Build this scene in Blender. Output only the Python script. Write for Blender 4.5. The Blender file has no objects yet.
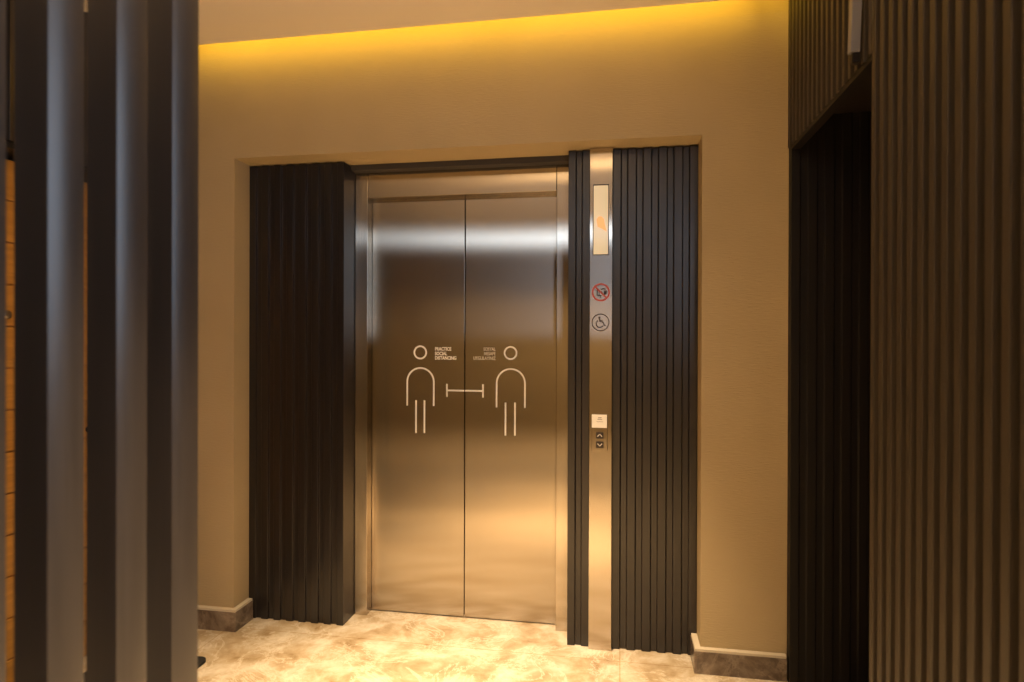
import bpy, bmesh, math
from mathutils import Matrix, Vector

SC = bpy.context.scene
COL = SC.collection
PHI = math.radians(9.74)
FPX, CAMH, ROLL, PITCH = 628.0, 1.39, math.radians(0.17), math.radians(-0.15)
CAMROT = Matrix.Rotation(PHI, 4, 'Z') @ Matrix.Rotation(math.pi / 2 + PITCH, 4, 'X') @ Matrix.Rotation(ROLL, 4, 'Z')

# ------------------------------------------------------------------ helpers
def mat(name):
    m = bpy.data.materials.new(name); m.use_nodes = True
    nt = m.node_tree
    return m, nt, nt.nodes['Principled BSDF']

def simple(name, col, rough=0.5, metal=0.0, spec=0.5, emit=None, es=0.0):
    m, nt, b = mat(name)
    b.inputs['Base Color'].default_value = (*col, 1)
    b.inputs['Roughness'].default_value = rough
    b.inputs['Metallic'].default_value = metal
    b.inputs['Specular IOR Level'].default_value = spec
    if emit:
        b.inputs['Emission Color'].default_value = (*emit, 1)
        b.inputs['Emission Strength'].default_value = es
    # fine surface grain so nothing is perfectly uniform
    tc = nt.nodes.new('ShaderNodeTexCoord'); nz = nt.nodes.new('ShaderNodeTexNoise')
    nz.inputs['Scale'].default_value = 60; nz.inputs['Detail'].default_value = 3
    mr = nt.nodes.new('ShaderNodeMapRange')
    mr.inputs['To Min'].default_value = max(0.02, rough - 0.04); mr.inputs['To Max'].default_value = min(1, rough + 0.04)
    nt.links.new(tc.outputs['Object'], nz.inputs['Vector'])
    nt.links.new(nz.outputs['Fac'], mr.inputs['Value'])
    nt.links.new(mr.outputs['Result'], b.inputs['Roughness'])
    return m

def obj(name, bm, m, parent=None, kind=None, smooth=False):
    bmesh.ops.recalc_face_normals(bm, faces=bm.faces)
    me = bpy.data.meshes.new(name); bm.to_mesh(me); bm.free()
    me.materials.append(m)
    if smooth:
        for p in me.polygons: p.use_smooth = True
    o = bpy.data.objects.new(name, me); COL.objects.link(o)
    if parent:
        o.parent = parent
        o.matrix_parent_inverse = Matrix.Translation(-parent.location)
    if kind: o['kind'] = kind
    return o

def thing(name, label, cat, loc, group=None):
    o = bpy.data.objects.new(name, None); COL.objects.link(o)
    o.location = loc; o.empty_display_size = 0.1
    o['label'] = label; o['category'] = cat
    if group: o['group'] = group
    return o

def tag(o, label, cat, group=None):
    o['label'] = label; o['category'] = cat
    if group: o['group'] = group
    return o

def box(bm, x0, x1, y0, y1, z0, z1, bev=0.0, seg=2):
    r = bmesh.ops.create_cube(bm, size=1)
    vs = r['verts']
    for v in vs:
        v.co = Vector((x0 + (v.co.x + .5) * (x1 - x0), y0 + (v.co.y + .5) * (y1 - y0), z0 + (v.co.z + .5) * (z1 - z0)))
    if bev:
        es = list({e for v in vs for e in v.link_edges})
        bmesh.ops.bevel(bm, geom=es, offset=bev, segments=seg, affect='EDGES', profile=0.5)
    return bm

def boxes(*bs, bev=0.0):
    bm = bmesh.new()
    for b in bs: box(bm, *b, bev=bev)
    return bm

def extrude_poly(bm, pts, z0, z1, bev=0.0, seg=2):
    """closed plan polygon (x,y) pulled up from z0 to z1"""
    lo = [bm.verts.new((x, y, z0)) for x, y in pts]
    hi = [bm.verts.new((x, y, z1)) for x, y in pts]
    n = len(pts); vert_edges = []
    for i in range(n):
        j = (i + 1) % n
        bm.faces.new((lo[i], lo[j], hi[j], hi[i]))
    bm.faces.new(lo[::-1]); bm.faces.new(hi)
    if bev:
        for i in range(n):
            vert_edges.append(bm.edges.get((lo[i], hi[i])))
        bmesh.ops.bevel(bm, geom=vert_edges, offset=bev, segments=seg, affect='EDGES', profile=0.5)
    return bm

def flute_pts(a, b, out, pitch, depth, thick, crest=0.5, slope=0.12):
    """plan outline of a ribbed board running a->b, ribs facing 'out', board thickness behind the crest"""
    a, b, out = Vector(a), Vector(b), Vector(out)
    L = (b - a).length; d = (b - a) / L
    n = max(1, round((L - pitch * crest) / pitch)); p = L / (n + crest)
    pts = []
    for i in range(n + 1):
        s = i * p
        e = min(L, s + p * crest)
        pts += [(s, 0), (e, 0)]
        if i < n:
            pts += [(e + p * slope, -depth), ((i + 1) * p - p * slope, -depth)]
    res = [a + d * s + out * o for s, o in pts]
    res += [b - out * thick, a - out * thick]
    return [(v.x, v.y) for v in res]

def at(px, py, Y):
    """the place on the plane Y where the photograph shows pixel (px,py)"""
    r = CAMROT @ Vector((px - 512, 341 - py, -FPX))
    k = Y / r.y
    return r.x * k, CAMH + r.z * k

def front_poly(bm, pts, y0, y1):
    """outline given in (x,z), from front y0 to back y1"""
    lo = [bm.verts.new((x, y0, z)) for x, z in pts]; hi = [bm.verts.new((x, y1, z)) for x, z in pts]
    n = len(pts)
    for i in range(n):
        j = (i + 1) % n
        bm.faces.new((lo[i], lo[j], hi[j], hi[i]))
    bm.faces.new(lo); bm.faces.new(hi[::-1])

def stroke(bm, path, w, y0, y1):
    """a line of width w along (x,z) points as a thin solid"""
    P = [Vector(p) for p in path]; L, R = [], []
    for i, p in enumerate(P):
        t = (P[min(i + 1, len(P) - 1)] - P[max(i - 1, 0)]).normalized()
        nrm = Vector((-t.y, t.x)) * w / 2
        L.append(p + nrm); R.append(p - nrm)
    for i in range(len(P) - 1):
        front_poly(bm, [L[i], L[i + 1], R[i + 1], R[i]], y0, y1)

def ring(bm, cx, cz, r, w, y0, y1, n=40):
    for i in range(n):
        a, b = 2 * math.pi * i / n, 2 * math.pi * (i + 1) / n
        ro, ri = r + w / 2, r - w / 2
        front_poly(bm, [(cx + ro * math.cos(a), cz + ro * math.sin(a)), (cx + ro * math.cos(b), cz + ro * math.sin(b)),
                        (cx + ri * math.cos(b), cz + ri * math.sin(b)), (cx + ri * math.cos(a), cz + ri * math.sin(a))], y0, y1)

def disc(bm, cx, cz, r, y0, y1, n=24):
    front_poly(bm, [(cx + r * math.cos(2 * math.pi * i / n), cz + r * math.sin(2 * math.pi * i / n)) for i in range(n)], y0, y1)

def lathe(bm, prof, axis_pt, axis, n=24):
    """profile of (radius, distance along axis)"""
    ax = Vector(axis).normalized(); u = ax.orthogonal().normalized(); v = ax.cross(u); c = Vector(axis_pt)
    rings = [[bm.verts.new(c + ax * h + (u * math.cos(2 * math.pi * i / n) + v * math.sin(2 * math.pi * i / n)) * r) for i in range(n)] for r, h in prof]
    for A, B in zip(rings, rings[1:]):
        for i in range(n):
            j = (i + 1) % n
            bm.faces.new((A[i], A[j], B[j], B[i]))
    bm.faces.new(rings[0][::-1]); bm.faces.new(rings[-1])

def text_bm(s, size, x, z, y, align='LEFT', bold=0.0, depth=0.0004, sx=1.0):
    cu = bpy.data.curves.new('txt', 'FONT'); cu.body = s; cu.size = size; cu.align_x = align
    cu.offset = bold; cu.extrude = depth; cu.resolution_u = 3
    to = bpy.data.objects.new('txt', cu); COL.objects.link(to)
    me = bpy.data.meshes.new_from_object(to.evaluated_get(bpy.context.evaluated_depsgraph_get()))
    bm = bmesh.new(); bm.from_mesh(me)
    bpy.data.objects.remove(to); bpy.data.curves.remove(cu); bpy.data.meshes.remove(me)
    bm.transform(Matrix.Translation((x, y, z)) @ Matrix.Rotation(math.pi / 2, 4, 'X') @ Matrix.Diagonal((sx, 1, 1, 1)))
    return bm

def merge(bm, other):
    me = bpy.data.meshes.new('tmp'); other.to_mesh(me); other.free()
    bm.from_mesh(me); bpy.data.meshes.remove(me)

# ------------------------------------------------------------------ materials
def plaster_mat():
    m, nt, b = mat('textured_plaster')
    N, L = nt.nodes, nt.links
    tc = N.new('ShaderNodeTexCoord'); mp = N.new('ShaderNodeMapping'); mp.inputs['Scale'].default_value = (14, 14, 90)
    nz = N.new('ShaderNodeTexNoise'); nz.inputs['Scale'].default_value = 2.2; nz.inputs['Detail'].default_value = 6
    big = N.new('ShaderNodeTexNoise'); big.inputs['Scale'].default_value = 1.6; big.inputs['Detail'].default_value = 3
    cr = N.new('ShaderNodeValToRGB')
    cr.color_ramp.elements[0].position = .3; cr.color_ramp.elements[0].color = (.46, .36, .205, 1)
    cr.color_ramp.elements[1].position = .7; cr.color_ramp.elements[1].color = (.52, .41, .24, 1)
    bp = N.new('ShaderNodeBump'); bp.inputs['Strength'].default_value = .4; bp.inputs['Distance'].default_value = .004
    L.new(tc.outputs['Object'], mp.inputs['Vector']); L.new(mp.outputs['Vector'], nz.inputs['Vector'])
    L.new(tc.outputs['Object'], big.inputs['Vector']); L.new(big.outputs['Fac'], cr.inputs['Fac'])
    L.new(cr.outputs['Color'], b.inputs['Base Color']); L.new(nz.outputs['Fac'], bp.inputs['Height'])
    L.new(bp.outputs['Normal'], b.inputs['Normal'])
    b.inputs['Roughness'].default_value = .75; b.inputs['Specular IOR Level'].default_value = .25
    return m

def marble_mat(name, c0, c1, c2, scale, rough, tile=None, joint=(.35, .25, .14)):
    m, nt, b = mat(name)
    N, L = nt.nodes, nt.links
    tc = N.new('ShaderNodeTexCoord')
    n1 = N.new('ShaderNodeTexNoise'); n1.inputs['Scale'].default_value = scale; n1.inputs['Detail'].default_value = 9
    n1.inputs['Roughness'].default_value = .66; n1.inputs['Distortion'].default_value = .35
    n2 = N.new('ShaderNodeTexNoise'); n2.inputs['Scale'].default_value = scale * .5; n2.inputs['Detail'].default_value = 10
    n2.inputs['Distortion'].default_value = .9; n2.inputs['Roughness'].default_value = .7
    r1 = N.new('ShaderNodeValToRGB'); e = r1.color_ramp.elements
    e[0].position = .30; e[0].color = (*c0, 1); e[1].position = .66; e[1].color = (*c2, 1)
    mid = e.new(.47); mid.color = (*c1, 1)
    # thin pale veins where the second noise crosses its middle
    sub = N.new('ShaderNodeMath'); sub.operation = 'SUBTRACT'; sub.inputs[1].default_value = .5
    ab = N.new('ShaderNodeMath'); ab.operation = 'ABSOLUTE'
    vr = N.new('ShaderNodeMapRange'); vr.inputs['From Max'].default_value = .022; vr.inputs['To Min'].default_value = .55; vr.inputs['To Max'].default_value = 0
    mx = N.new('ShaderNodeMix'); mx.data_type = 'RGBA'; mx.inputs['B'].default_value = (*[min(1, c * 1.15) for c in c2], 1)
    L.new(tc.outputs['Object'], n1.inputs['Vector']); L.new(tc.outputs['Object'], n2.inputs['Vector'])
    L.new(n1.outputs['Fac'], r1.inputs['Fac']); L.new(n2.outputs['Fac'], sub.inputs[0]); L.new(sub.outputs[0], ab.inputs[0])
    L.new(ab.outputs[0], vr.inputs['Value']); L.new(vr.outputs['Result'], mx.inputs['Factor']); L.new(r1.outputs['Color'], mx.inputs['A'])
    out = mx.outputs['Result']
    if tile:
        mp = N.new('ShaderNodeMapping'); mp.inputs['Location'].default_value = tile[2]
        bk = N.new('ShaderNodeTexBrick'); bk.offset = 0; bk.inputs['Scale'].default_value = 1
        bk.inputs['Brick Width'].default_value = tile[0]; bk.inputs['Row Height'].default_value = tile[1]
        bk.inputs['Mortar Size'].default_value = .0025; bk.inputs['Mortar Smooth'].default_value = .3
        bk.inputs['Color1'].default_value = (1, 1, 1, 1); bk.inputs['Color2'].default_value = (.93, .91, .88, 1); bk.inputs['Mortar'].default_value = (*joint, 1)
        mm = N.new('ShaderNodeMix'); mm.data_type = 'RGBA'; mm.blend_type = 'MULTIPLY'; mm.inputs['Factor'].default_value = 1
        L.new(tc.outputs['Object'], mp.inputs['Vector']); L.new(mp.outputs['Vector'], bk.inputs['Vector'])
        L.new(out, mm.inputs['A']); L.new(bk.outputs['Color'], mm.inputs['B']); out = mm.outputs['Result']
    L.new(out, b.inputs['Base Color'])
    b.inputs['Roughness'].default_value = rough
    return m

def steel_mat(name, col, rough, aniso):
    m, nt, b = mat(name)
    N, L = nt.nodes, nt.links
    tc = N.new('ShaderNodeTexCoord'); mp = N.new('ShaderNodeMapping'); mp.inputs['Scale'].default_value = (900, 900, 2.5)
    nz = N.new('ShaderNodeTexNoise'); nz.inputs['Scale'].default_value = 1; nz.inputs['Detail'].default_value = 4
    mr = N.new('ShaderNodeMapRange'); mr.inputs['To Min'].default_value = rough - .004; mr.inputs['To Max'].default_value = rough + .004
    big = N.new('ShaderNodeTexNoise'); big.inputs['Scale'].default_value = 2.5; big.inputs['Detail'].default_value = 2
    cr = N.new('ShaderNodeValToRGB')
    cr.color_ramp.elements[0].color = (*[c * .93 for c in col], 1); cr.color_ramp.elements[1].color = (*[min(1, c * 1.07) for c in col], 1)
    tg = N.new('ShaderNodeTangent'); tg.direction_type = 'RADIAL'; tg.axis = 'Z'
    L.new(tc.outputs['Object'], mp.inputs['Vector']); L.new(mp.outputs['Vector'], nz.inputs['Vector'])
    L.new(nz.outputs['Fac'], mr.inputs['Value']); L.new(tc.outputs['Object'], big.inputs['Vector']); L.new(big.outputs['Fac'], cr.inputs['Fac'])
    g = N.new('ShaderNodeBsdfAnisotropic'); g.distribution = 'BECKMANN'
    g.inputs['Anisotropy'].default_value = -aniso
    L.new(mr.outputs['Result'], g.inputs['Roughness']); L.new(cr.outputs['Color'], g.inputs['Color']); L.new(tg.outputs['Tangent'], g.inputs['Tangent'])
    N.remove(b); L.new(g.outputs['BSDF'], N['Material Output'].inputs['Surface'])
    return m

def ribs_mat(name, col, rough, spec):
    m, nt, b = mat(name)
    N, L = nt.nodes, nt.links
    tc = N.new('ShaderNodeTexCoord'); mp = N.new('ShaderNodeMapping'); mp.inputs['Scale'].default_value = (60, 60, 1.2)
    nz = N.new('ShaderNodeTexNoise'); nz.inputs['Scale'].default_value = 3; nz.inputs['Detail'].default_value = 5
    cr = N.new('ShaderNodeValToRGB')
    cr.color_ramp.elements[0].position = .3; cr.color_ramp.elements[0].color = (*[c * .85 for c in col], 1)
    cr.color_ramp.elements[1].position = .7; cr.color_ramp.elements[1].color = (*[c * 1.15 for c in col], 1)
    mr = N.new('ShaderNodeMapRange'); mr.inputs['To Min'].default_value = rough - .05; mr.inputs['To Max'].default_value = rough + .05
    L.new(tc.outputs['Object'], mp.inputs['Vector']); L.new(mp.outputs['Vector'], nz.inputs['Vector'])
    L.new(nz.outputs['Fac'], cr.inputs['Fac']); L.new(cr.outputs['Color'], b.inputs['Base Color'])
    L.new(nz.outputs['Fac'], mr.inputs['Value']); L.new(mr.outputs['Result'], b.inputs['Roughness'])
    b.inputs['Specular IOR Level'].default_value = spec
    return m

def wood_mat():
    m, nt, b = mat('yellow_lit_wood')
    N, L = nt.nodes, nt.links
    tc = N.new('ShaderNodeTexCoord'); mp = N.new('ShaderNodeMapping'); mp.inputs['Scale'].default_value = (30, 2, 30)
    nz = N.new('ShaderNodeTexNoise'); nz.inputs['Scale'].default_value = 2; nz.inputs['Detail'].default_value = 7; nz.inputs['Distortion'].default_value = .6
    cr = N.new('ShaderNodeValToRGB')
    cr.color_ramp.elements[0].position = .3; cr.color_ramp.elements[0].color = (.42, .20, .035, 1)
    cr.color_ramp.elements[1].position = .7; cr.color_ramp.elements[1].color = (.58, .29, .055, 1)  # yellow strip light on the door is put into this deeper wood colour
    L.new(tc.outputs['Object'], mp.inputs['Vector']); L.new(mp.outputs['Vector'], nz.inputs['Vector'])
    L.new(nz.outputs['Fac'], cr.inputs['Fac']); L.new(cr.outputs['Color'], b.inputs['Base Color'])
    b.inputs['Roughness'].default_value = .4
    return m

PLASTER = plaster_mat()
CEIL = simple('ceiling_paint', (.92, .82, .67), .85, spec=.2)
FLOOR = marble_mat('cream_marble', (.33, .23, .115), (.53, .42, .275), (.74, .67, .55), 6.5, .22, tile=(1.855, 2.4, (-.005, -.35, 0)), joint=(.74, .64, .5))
BASE = marble_mat('brown_marble', (.07, .048, .032), (.15, .11, .08), (.30, .235, .175), 9, .25)
STEEL = steel_mat('brushed_steel', (.50, .45, .385), .224, .755)
STEEL2 = steel_mat('brushed_steel_trim', (.54, .49, .425), .224, .755)
RIB = ribs_mat('dark_ribbed_laminate', (.014, .011, .011), .30, .65)
RIBW = ribs_mat('brown_ribbed_laminate', (.052, .040, .026), .48, .35)
NIGHT = ribs_mat('black_stained_wood', (.010, .008, .007), .5, .3)
SLAT = ribs_mat('dark_slat_finish', (.034, .028, .026), .36, 1.0)
DARK = ribs_mat('dark_stained_wood', (.016, .012, .010), .5, .3)
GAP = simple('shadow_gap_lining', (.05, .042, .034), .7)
WOOD = wood_mat()
WHITE = simple('white_vinyl', (1.0, .985, .96), .3)
PALEV = simple('thin_white_vinyl', (.84, .78, .70), .4)
SCREEN = simple('pale_display_glass', (.80, .72, .55), .12, emit=(1, .80, .48), es=.30)
ORANGE = simple('orange_display_mark', (.9, .35, .12), .3, emit=(1, .40, .14), es=.75)
RED = simple('red_print', (.62, .10, .08), .5)
BLACKP = simple('dark_print', (.05, .03, .02), .5)
BTN = simple('dark_button', (.03, .02, .015), .35)
LABEL = simple('white_label', (.88, .84, .76), .5)
GREYP = simple('grey_print', (.35, .31, .26), .5)
RUBBER = simple('black_rubber', (.012, .012, .012), .8)
IRON = simple('black_handle', (.02, .02, .02), .35, metal=.6)
BRASS = simple('dull_metal', (.35, .28, .20), .3, metal=1)
MORTAR = simple('lit_pale_mortar', (.66, .58, .44), .8)
COOLPANE = simple('cool_glow_pane', (.5, .5, .5), .3, emit=(.62, .78, 1), es=2.5)  # added glow that lights the slats from out of view
BARM = simple('pale_satin_metal', (.27, .27, .30), .45, metal=.3)

# ------------------------------------------------------------------ room constants
YW = 2.732            # face of the lift wall
XL, XR = -1.816, .338 # sides of the alcove
ZT = 2.250            # its soffit
PY = 2.855            # crest of the ribbed panels
XRW = .676            # crest face of the ribbed wall on the right
XLW = -2.20           # wall on the left
ZC = 2.737             # dropped ceiling
YB = -3.3             # far end behind the camera
YE = 2.60            # ceiling edge before the light slot

# ------------------------------------------------------------------ setting
obj('floor', boxes((-2.6, 1.2, YB - .1, 3.3, -.06, 0)), FLOOR, kind='structure')
obj('wall_front', boxes((-2.6, XL, YW, 3.10, 0, 3.06), (XR, 1.2, YW, 3.10, 0, 3.06), (XL, XR, YW, 3.10, ZT, 3.06), (-2.6, 1.2, 3.10, 3.2, 0, 3.06)), PLASTER, kind='structure')
# dropped slab, open along the lift wall and the right wall, and the upper lid over the slots
XE = XRW - .10
obj('ceiling', boxes((-2.6, XE, YB, YE, ZC, ZC + .02), (-2.6, 1.2, YB, YW, 3.0, 3.06)), CEIL, kind='structure')
obj('wall_back', boxes((-2.6, 1.2, YB - .1, YB, 0, 3.06)), PLASTER, kind='structure')
Y0D, Y1D, ZD = 1.862, YW, 2.176      # dark doorway on the right
obj('wall_right', boxes((XRW + .039, 1.2, YB, Y0D, 0, 3.0), (XRW + .039, .722, Y0D, YW, ZD, 3.0), (.722, 1.2, Y0D, YW, ZD + .12, 3.0), (1.10, 1.2, Y0D, YW, 0, ZD + .12)), DARK, kind='structure')
YL0, YL1, ZL = 1.60, 2.47, 2.085     # wooden door on the left
wl = obj('wall_left', boxes((-2.6, XLW, YB, YL0, 0, 3.0), (-2.6, XLW, YL1, YW, 0, 3.0), (-2.6, XLW, YL0, YL1, ZL, 3.0), (-2.6, -2.36, YL0, YL1, 0, ZL)), DARK, kind='structure')

def baseboard(name, pts, ins):
    bm = bmesh.new(); lip = bmesh.new()
    extrude_poly(bm, pts, 0, .092, .002); extrude_poly(lip, ins, .0915, .102, .003)
    o = obj(name, bm, BASE, kind='structure'); obj('lit_mortar_lip', lip, MORTAR, parent=o)  # mortar lip; its cream tone also stands in for light on the ledge
def ell(xa, xc, sgn, g):
    # runs along the wall from xa to the corner xc, then back into the alcove
    f, e, t, q = YW - .028 + g, PY - .004, .028 - g, YW - .0005
    return [(xa, f), (xc + sgn * t, f), (xc + sgn * t, e), (xc + sgn * .0005, e), (xc + sgn * .0005, q), (xa, q)]
baseboard('baseboard_left', ell(XLW, XL, 1, 0), ell(XLW + .002, XL, 1, .003))
baseboard('baseboard_right', ell(XRW, XR, -1, 0), ell(XRW - .002, XR, -1, .003))

# dark lining over the lift door head, behind the plaster soffit
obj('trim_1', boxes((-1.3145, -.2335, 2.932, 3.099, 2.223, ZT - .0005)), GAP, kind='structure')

# dark doorway on the right
d2 = obj('door_2', boxes((1.02, 1.06, Y0D + .03, YW - .05, .005, ZD + .10), bev=.003), NIGHT, kind='structure')
obj('door_frame', boxes((XRW + .026, 1.099, Y0D + .001, Y0D + .03, 0, ZD - .001), (XRW + .004, .714, Y0D + .001, YW - .045, ZD - .016, ZD - .001)), NIGHT, parent=d2)
bm = bmesh.new(); extrude_poly(bm, flute_pts((XRW + .004, YW - .045), (1.099, YW - .045), (0, -1), .066, .006, .044, .52, .05), 0, ZD + .119, .0016)
obj('ribbed_jamb', bm, NIGHT, parent=d2)
obj('door_handle', boxes((.975, 1.02, 1.945, 1.965, 1.0, 1.02), (.975, .987, 1.945, 2.07, 1.0, 1.02), bev=.003), IRON, parent=d2)

# wooden door on the left: boards with grooves between them
bm = bmesh.new(); zz = .006; bh = .159
for i in range(13):
    box(bm, -2.335, -2.29, YL0 + .006, YL1 - .006, zz, zz + bh - .006, bev=.003); zz += bh
box(bm, -2.34, -2.299, YL0 + .006, YL1 - .006, .006, zz - .006)
d1 = obj('door_1', bm, WOOD, kind='structure')
bm = bmesh.new(); lathe(bm, [(.016, 0), (.016, .006), (.011, .010), (.004, .012)], (-2.29, 2.022, 1.478), (1, 0, 0)); obj('peephole', bm, BRASS, parent=d1, smooth=False)
bm = bmesh.new(); lathe(bm, [(.026, 0), (.026, .008), (.012, .012), (.010, .05), (.010, .062)], (-2.29, 2.425, 1.0), (1, 0, 0))
box(bm, -2.246, -2.228, 2.33, 2.437, .990, 1.010, bev=.004)
obj('door_handle', bm, IRON, parent=d1)

# unseen window added in the right wall, to put cool light on the slats
w1 = obj('added_window', boxes((XRW - .012, XRW + .0385, -.93, .98, 1.38, 1.42), (XRW - .012, XRW + .0385, -.93, .98, 2.44, 2.48), (XRW - .012, XRW + .0385, -.93, -.89, 1.42, 2.44), (XRW - .012, XRW + .0385, .94, .98, 1.42, 2.44)), DARK, kind='structure')
obj('added_window_pane', boxes((XRW + .004, XRW + .012, -.89, .94, 1.42, 2.44)), COOLPANE, parent=w1)

# ------------------------------------------------------------------ ribbed panels
def panel(name, pts, z0, z1, m, label, bev=.0016):
    bm = bmesh.new(); extrude_poly(bm, pts, z0, z1, bev)
    return tag(obj(name, bm, m), label, 'wall panel')
# left of the lift: ribbed face and a plain return towards the door frame
pts = flute_pts((XL + .001, PY), (-1.316, PY), (0, -1), .066, .010, .168, .52, .05)
panel('ribbed_panel', pts, .002, ZT - .006, RIB, 'wide black ribbed panel on the left side of the lift door')
pts = flute_pts((-.232, PY), (-.1355, PY), (0, -1), .060, .010, .168, .52, .05)
panel('ribbed_panel', pts, .002, ZT - .004, RIB, 'narrow dark ribbed strip between the lift door frame and the steel call panel')
pts = flute_pts((-.0325, PY), (XR - .001, PY), (0, -1), .066, .010, .168, .52, .05)
panel('ribbed_panel', pts, .002, ZT - .006, RIB, 'dark ribbed panel right of the steel call panel, against the plaster wall')
pts = flute_pts((XRW, Y0D - .001), (XRW, 1.02), (-1, 0), .055, .034, .0385, crest=.46, slope=.05)
panel('ribbed_panel', pts, .001, ZC + .2, RIBW, 'tall brown ribbed wall panel nearest the camera at the right edge', bev=.002)
pts = flute_pts((XRW, YW - .002), (XRW, Y0D + .001), (-1, 0), .0525, .034, .0385, crest=.44, slope=.05)
panel('ribbed_panel', pts, ZD, ZC + .2, RIBW, 'ribbed wall panel hanging above the dark doorway on the right', bev=.002)
pts = flute_pts((XLW + .026, YL0), (XLW + .026, YW - .002), (1, 0), .055, .020, .0262)
bm = bmesh.new(); extrude_poly(bm, pts, ZL + .02, ZC - .001, .002); obj('ribbed_cladding', bm, RIB, parent=wl)

# ------------------------------------------------------------------ lift entrance
DY = 3.045
lift = thing('elevator_door', 'brushed steel two leaf elevator door with white distancing figures in the dark alcove', 'elevator door', (-.773, 3.0, 0))
XJ0, XJ1, XC = -1.249, -.298, -.761
HZ0, HZ1 = 2.097, 2.222
jl = obj('door_jamb', boxes((-1.3145, XJ0, 2.984, DY + .05, .0, HZ1), bev=.002), STEEL2, lift)
jr = obj('door_jamb', boxes((XJ1, -.2335, 2.984, DY + .05, .0, HZ1), bev=.002), STEEL2, lift)
hd = obj('door_header', boxes((XJ0 + .001, XJ1 - .001, 2.985, DY - .004, HZ0, HZ1), bev=.002), STEEL2, lift)
lf = obj('door_leaf', boxes((XJ0 + .001, XC - .0022, DY, DY + .035, .006, HZ0 + .04), bev=.0015), STEEL, lift)
rf = obj('door_leaf', boxes((XC + .0022, XJ1 - .001, DY, DY + .035, .006, HZ0 + .04), bev=.0015), STEEL, lift)

V0, V1 = DY - .0008, DY - .0001   # vinyl thickness
def D(px, py): return at(px, py, DY)
def figure(parent, head, hr, ax0, ax1, atop, aend, legs, lt, lb):
    k = D(head[0] + 1, head[1])[0] - D(*head)[0]
    bm = bmesh.new(); cx, cz = D(*head)
    ring(bm, cx, cz, hr * k, 1.65 * k, V0, V1)
    xa, ze = D(ax0, aend); xb, _ = D(ax1, aend); _, zt = D((ax0 + ax1) / 2, atop)
    r = (xb - xa) / 2; c = (xa + xb) / 2; zc = zt - r
    path = [(xa, ze)] + [(c - r * math.cos(math.pi * i / 24), zc + r * math.sin(math.pi * i / 24)) for i in range(25)] + [(xb, ze)]
    stroke(bm, path, 1.65 * k, V0, V1)
    for lx in legs:
        x, z0 = D(lx, lb); _, z1 = D(lx, lt)
        stroke(bm, [(x, z0), (x, z1)], 1.65 * k, V0, V1)
    return obj('person_pictogram', bm, WHITE, parent)
figure(lf, (420.3, 352.4), 5.9, 407.2, 433.7, 368.0, 405.5, (416.0, 424.4), 400.3, 433)
figure(rf, (510.6, 353.0), 6.0, 496.6, 524.9, 369.0, 407.4, (505.4, 514.9), 402.6, 435.6)
k = D(465, 390)[0] - D(464, 390)[0]
xa, za = D(446.9, 390.4); xb, zb = D(483.0, 391.0)
bm = bmesh.new(); stroke(bm, [(xa, za), (XC - .0023, (za + zb) / 2)], 1.65 * k, V0, V1); stroke(bm, [(xa, za - .033), (xa, za + .033)], 1.65 * k, V0, V1)
obj('distance_mark', bm, WHITE, lf)
bm = bmesh.new(); stroke(bm, [(XC + .0023, (za + zb) / 2), (xb, zb)], 1.65 * k, V0, V1); stroke(bm, [(xb, zb - .033), (xb, zb + .033)], 1.65 * k, V0, V1)
obj('distance_mark', bm, WHITE, rf)
bm = bmesh.new()
for s, y in (('PRACTICE', 350.5), ('SOCIAL', 355.1), ('DISTANCING', 359.5)):
    x, z = D(434.9, y)
    merge(bm, text_bm(s, .0245, x, z, DY - .0006, bold=.0007, sx=.76))
obj('lettering', bm, WHITE, lf)
bm = bmesh.new()
for s, y in (('SOSYAL', 350.8), ('MESAFE', 355.3), ('UYGULAYINIZ', 359.9)):
    x, z = D(495.6, y)
    merge(bm, text_bm(s, .0240, x, z, DY - .0006, align='RIGHT', sx=.73, bold=.0002))
obj('lettering', bm, PALEV, rf)

# ------------------------------------------------------------------ call panel
CY = 2.832
cpn = thing('call_panel', 'tall narrow brushed steel elevator call panel between dark ribbed panels', 'call panel', (-.084, 2.85, 0))
plate = obj('face_plate', boxes((-.1345, -.0335, CY, 3.0, .001, ZT - .003), bev=.0015), STEEL2, cpn)
def Cp(px, py): return at(px, py, CY)
def crect(bm, x0, x1, y0, y1, d0, d1, bev=0):
    xa, zt = Cp(x0, y0); xb, zb = Cp(x1, y1)
    box(bm, xa, xb, CY - d0, CY - d1, min(zt, zb), max(zt, zb), bev=bev)
bm = bmesh.new(); crect(bm, 592.9, 608.8, 184.6, 255.0, .0012, -.001); fr = obj('display_frame', bm, BTN, cpn)
bm = bmesh.new(); crect(bm, 593.7, 608.0, 185.8, 254.2, .0022, .0011, bev=.0004); scn = obj('display_screen', bm, SCREEN, fr)
bm = bmesh.new()
xs = [(596.5, 219.5), (598.5, 216.5), (601.5, 216.3), (604, 219), (604.6, 223.5), (606.8, 231.5), (602.5, 229), (597.5, 226.5)]
front_poly(bm, [at(x, y, CY - .003) for x, y in xs][::-1], CY - .0029, CY - .0021)
obj('orange_shape', bm, ORANGE, fr)  # orange emissive shape set on the display
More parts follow.
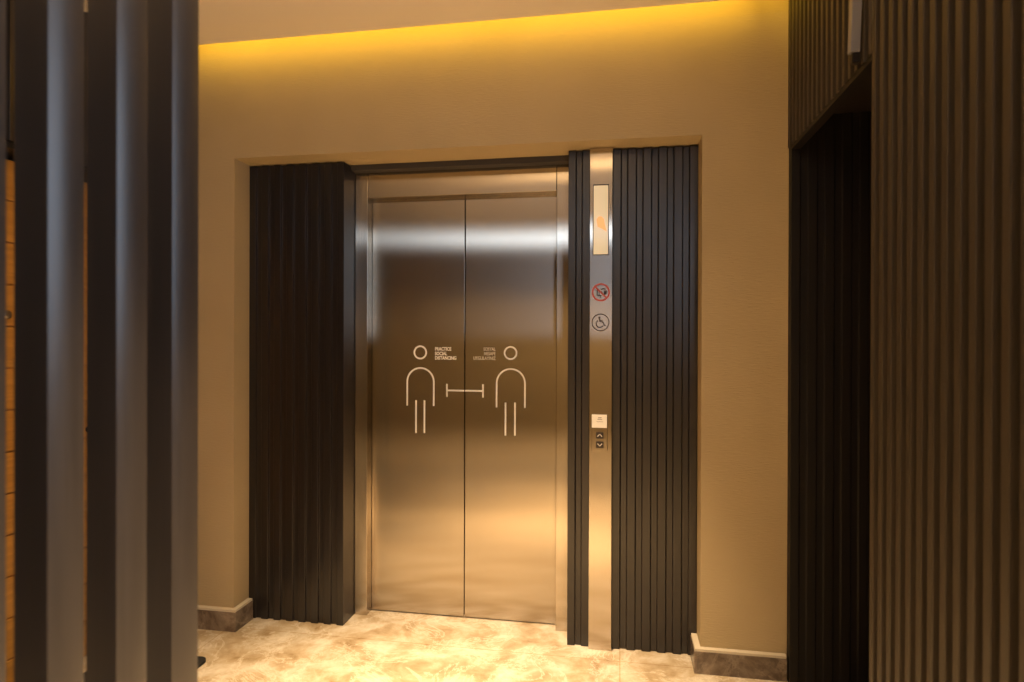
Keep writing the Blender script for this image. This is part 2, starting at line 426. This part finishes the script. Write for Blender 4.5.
# red prohibition sign
kx = Cp(601, 300)[0] - Cp(600, 300)[0]
sg = thing
bm = bmesh.new(); cx, cz = Cp(600.8, 292.3); Q0, Q1 = CY - .0009, CY - .0001
ring(bm, cx, cz, 8.3 * kx, 1.65 * kx, Q0, Q1)
s45 = 7.6 * kx * .7071
stroke(bm, [(cx - s45, cz + s45), (cx + s45, cz - s45)], 1.6 * kx, Q0 - .0002, Q1)
red = obj('no_use_sign', bm, RED, cpn)
bm = bmesh.new()
def rel(pts): return [(cx + x * kx, cz + y * kx) for x, y in pts]
stroke(bm, rel([(-3.6, 3), (-3.6, -3.2)]), .9 * kx, Q0, Q1); stroke(bm, rel([(-1.6, 2.6), (-1.6, -3.2)]), .9 * kx, Q0, Q1)
stroke(bm, rel([(-3.6, -3.2), (.8, -3.2)]), .9 * kx, Q0, Q1); stroke(bm, rel([(.2, 2.8), (2.2, 3.6), (4.8, 3.2)]), 1.0 * kx, Q0, Q1)
front_poly(bm, rel([(3, -2.4), (5.6, -2.2), (6, 1.2), (5, 2.6), (4.3, .8), (3.6, 2.2), (2.8, 0)]), Q0, Q1)
stroke(bm, rel([(-.2, -3), (-.2, -5.4)]), .8 * kx, Q0, Q1); disc(bm, cx + .6 * kx, cz + .2 * kx, 1.0 * kx, Q0, Q1)
obj('sign_figure', bm, BLACKP, red)
# wheelchair sign
bm = bmesh.new(); cx, cz = Cp(600.5, 322.4)
ring(bm, cx, cz, 8.4 * kx, 1.0 * kx, Q0, Q1)
disc(bm, cx - 1.1 * kx, cz + 4.8 * kx, 1.1 * kx, Q0, Q1)
stroke(bm, rel([(-.9, 3.6), (-.5, .6), (2.4, .4), (3.8, -3.0), (5.2, -3.0)]), 1.25 * kx, Q0, Q1)
stroke(bm, rel([(-.6, 2.0), (2.0, 1.7)]), .9 * kx, Q0, Q1)
stroke(bm, [(cx + (-.6 + 3.7 * math.cos(t)) * kx, cz + (-1.3 + 3.7 * math.sin(t)) * kx) for t in [math.radians(120 + i * 10) for i in range(22)]], 1.05 * kx, Q0, Q1)
obj('wheelchair_sign', bm, BLACKP, cpn)
# button box with white card
bm = bmesh.new(); crect(bm, 591.9, 607.4, 414.0, 451.2, .007, -.001, bev=.0012); bb = obj('button_box', bm, STEEL2, cpn)
bm = bmesh.new(); crect(bm, 591.9, 607.0, 414.3, 427.8, .0095, .0068, bev=.0008); card = obj('white_card', bm, LABEL, bb)
card['label'] = 'white card reader face with small grey marks'
bm = bmesh.new()
for y0, y1, a, b_ in ((417.0, 417.9, 598.2, 601.6), (418.6, 419.5, 597.6, 602.2), (421.2, 421.8, 596.6, 603.0)):
    crect(bm, a, b_, y0, y1, .0100, .0094)
obj('card_print', bm, GREYP, card)
for nm, y0, y1, up in (('up_button', 431.7, 438.5, 1), ('down_button', 441.0, 447.9, -1)):
    bm = bmesh.new(); crect(bm, 596.1, 603.5, y0, y1, .0095, .0068, bev=.0008); bt = obj(nm, bm, BTN, bb)
    bm = bmesh.new(); cx, cz = Cp(599.8, (y0 + y1) / 2)
    stroke(bm, rel([(-2.3, -1.2 * up), (0, 1.3 * up), (2.3, -1.2 * up)]), .6 * kx, CY - .0102, CY - .0094)
    # sits on the box, so a third level would be one too deep: it belongs to the box
    obj('arrow_mark', bm, LABEL, bb)

# ------------------------------------------------------------------ slatted screen on the left
scr = thing('slatted_screen', 'floor to ceiling screen of blurred dark slats close to the camera at left', 'screen', (-.83, .86, 0))
def slat_bm(y0, y1):
    # flat back and ends, a slightly bowed face towards the passage, rounded arrises
    L, n = y1 - y0, 12
    th = [math.radians(30 - 35 * (i + .5) / n) for i in range(n)]      # facing angle along the bow
    k = L / sum(math.cos(t) for t in th)
    pts = [(0.0, 0.0)]
    for t in th: pts.append((pts[-1][0] + math.sin(t) * k, pts[-1][1] + math.cos(t) * k))
    mx = max(p[0] for p in pts)
    face = [(-.80 + p[0] - mx, y0 + p[1]) for p in pts]
    w = .071
    bm = bmesh.new(); r = .006
    out = face + [(-.80 - w + r, y1), (-.80 - w, y1 - r), (-.80 - w, y0 + r * .4), (-.80 - w + r * .4, y0)]
    return extrude_poly(bm, out, .012, ZC - .012)
for y0, y1 in ((.640, .706), (.778, .829), (.904, .957), (1.034, 1.090)):
    o = obj('slat', slat_bm(y0, y1), SLAT, scr)
obj('bottom_rail', boxes((-.85, -.81, .60, 1.10, .0, .012), bev=.002), SLAT, scr)
obj('top_rail', boxes((-.85, -.81, .60, 1.10, ZC - .012, ZC - .0005), bev=.002), SLAT, scr)

# ------------------------------------------------------------------ loose things
bm = bmesh.new()
r = .03; X0, X1, Ya, Yb = -2.17, -1.745, 1.66, 2.45
pts = []
for cx_, cy_, a0 in ((X1 - r, Yb - r, 0), (X0 + r, Yb - r, 90), (X0 + r, Ya + r, 180), (X1 - r, Ya + r, 270)):
    pts += [(cx_ + r * math.cos(math.radians(a0 + i * 15)), cy_ + r * math.sin(math.radians(a0 + i * 15))) for i in range(7)]
extrude_poly(bm, pts, .0005, .013)
tag(obj('door_mat', bm, RUBBER), 'flat black mat corner on the marble floor just right of the dark slats', 'mat')

# slim upright bar on the ribs over the right doorway, leaning a little outwards at the top
hb = thing('wall_bracket', 'slim pale metal bar fixed upright on the ribs above the dark doorway', 'bracket', (XRW - .012, 1.94, 2.24))
bm = boxes((-.026, .0, -.014, .014, .0, .36), bev=.002); bm.transform(Matrix.Translation((XRW - .004, 1.945, 2.215)) @ Matrix.Rotation(math.radians(6), 4, 'X')); obj('bar', bm, BARM, hb)
bm = boxes((-.022, .0, -.010, .010, -.03, .0), bev=.002); bm.transform(Matrix.Translation((XRW - .002, 1.946, 2.214))); obj('end_clip', bm, DARK, hb)

# ------------------------------------------------------------------ lights
def area(name, loc, rot, sx, sy, power, col, spread=180):
    l = bpy.data.lights.new(name, 'AREA'); l.shape = 'RECTANGLE'; l.size = sx; l.size_y = sy; l.energy = power; l.color = col; l.spread = math.radians(spread)
    o = bpy.data.objects.new(name, l); COL.objects.link(o); o.location = loc; o.rotation_euler = rot; return o
def spot(name, loc, power, col, ang, blend=.9, size=.04, rot=(0, 0, 0)):
    l = bpy.data.lights.new(name, 'SPOT'); l.energy = power; l.color = col; l.spot_size = math.radians(ang); l.spot_blend = blend; l.shadow_soft_size = size
    o = bpy.data.objects.new(name, l); COL.objects.link(o); o.location = loc; o.rotation_euler = rot; return o
WARM = (1, .70, .385); YEL = (1, .61, .045); COOL = (.72, .85, 1)
# light slot strips
area('slot_strip', (-.75, 2.592, ZC + .075), (math.radians(95), 0, 0), 2.6, .10, 5.0, YEL)
area('slot_strip', (XE - .012, 1.3, ZC + .075), (math.radians(95), 0, math.radians(-90)), 2.7, .10, 5, YEL)
# warm ceiling downlights
spot('downlight', (-.45, 2.08, ZC - .01), 620, (1, .715, .42), 62)
spot('downlight', (-1.2, 1.85, ZC - .01), 240, WARM, 62)
spot('downlight', (-.22, .86, ZC - .01), 1000, WARM, 54)
spot('downlight', (-.2, -.9, ZC - .01), 400, WARM, 95)
spot('downlight', (-.2, -2.5, ZC - .01), 450, WARM, 120)
# the glowing lens of the nearer downlight
area('downlight_lens', (-.10, .86, ZC - .012), (0, 0, 0), .09, .09, 2.4, (1, .62, .28))
# cool light box hanging under the ceiling further back
area('light_box', (-.55, -1.95, ZC - .05), (math.radians(85), 0, 0), 2.2, .075, 6.0, COOL)

w = bpy.data.worlds.new('World'); SC.world = w; w.use_nodes = True
w.node_tree.nodes['Background'].inputs['Color'].default_value = (.02, .018, .015, 1)
w.node_tree.nodes['Background'].inputs['Strength'].default_value = .3

# ------------------------------------------------------------------ camera
cam = bpy.data.cameras.new('camera'); co = bpy.data.objects.new('camera', cam); COL.objects.link(co)
cam.sensor_width = 36; cam.lens = FPX / 1024 * 36; cam.clip_start = .02
co.matrix_world = Matrix.Translation((0, 0, CAMH)) @ CAMROT
cam.dof.use_dof = True; cam.dof.focus_distance = 3.0; cam.dof.aperture_fstop = 2.2
SC.camera = co

vs = SC.view_settings
vs.view_transform = 'Standard'; vs.look = 'None'; vs.exposure = .15; vs.gamma = 1; vs.use_curve_mapping = False
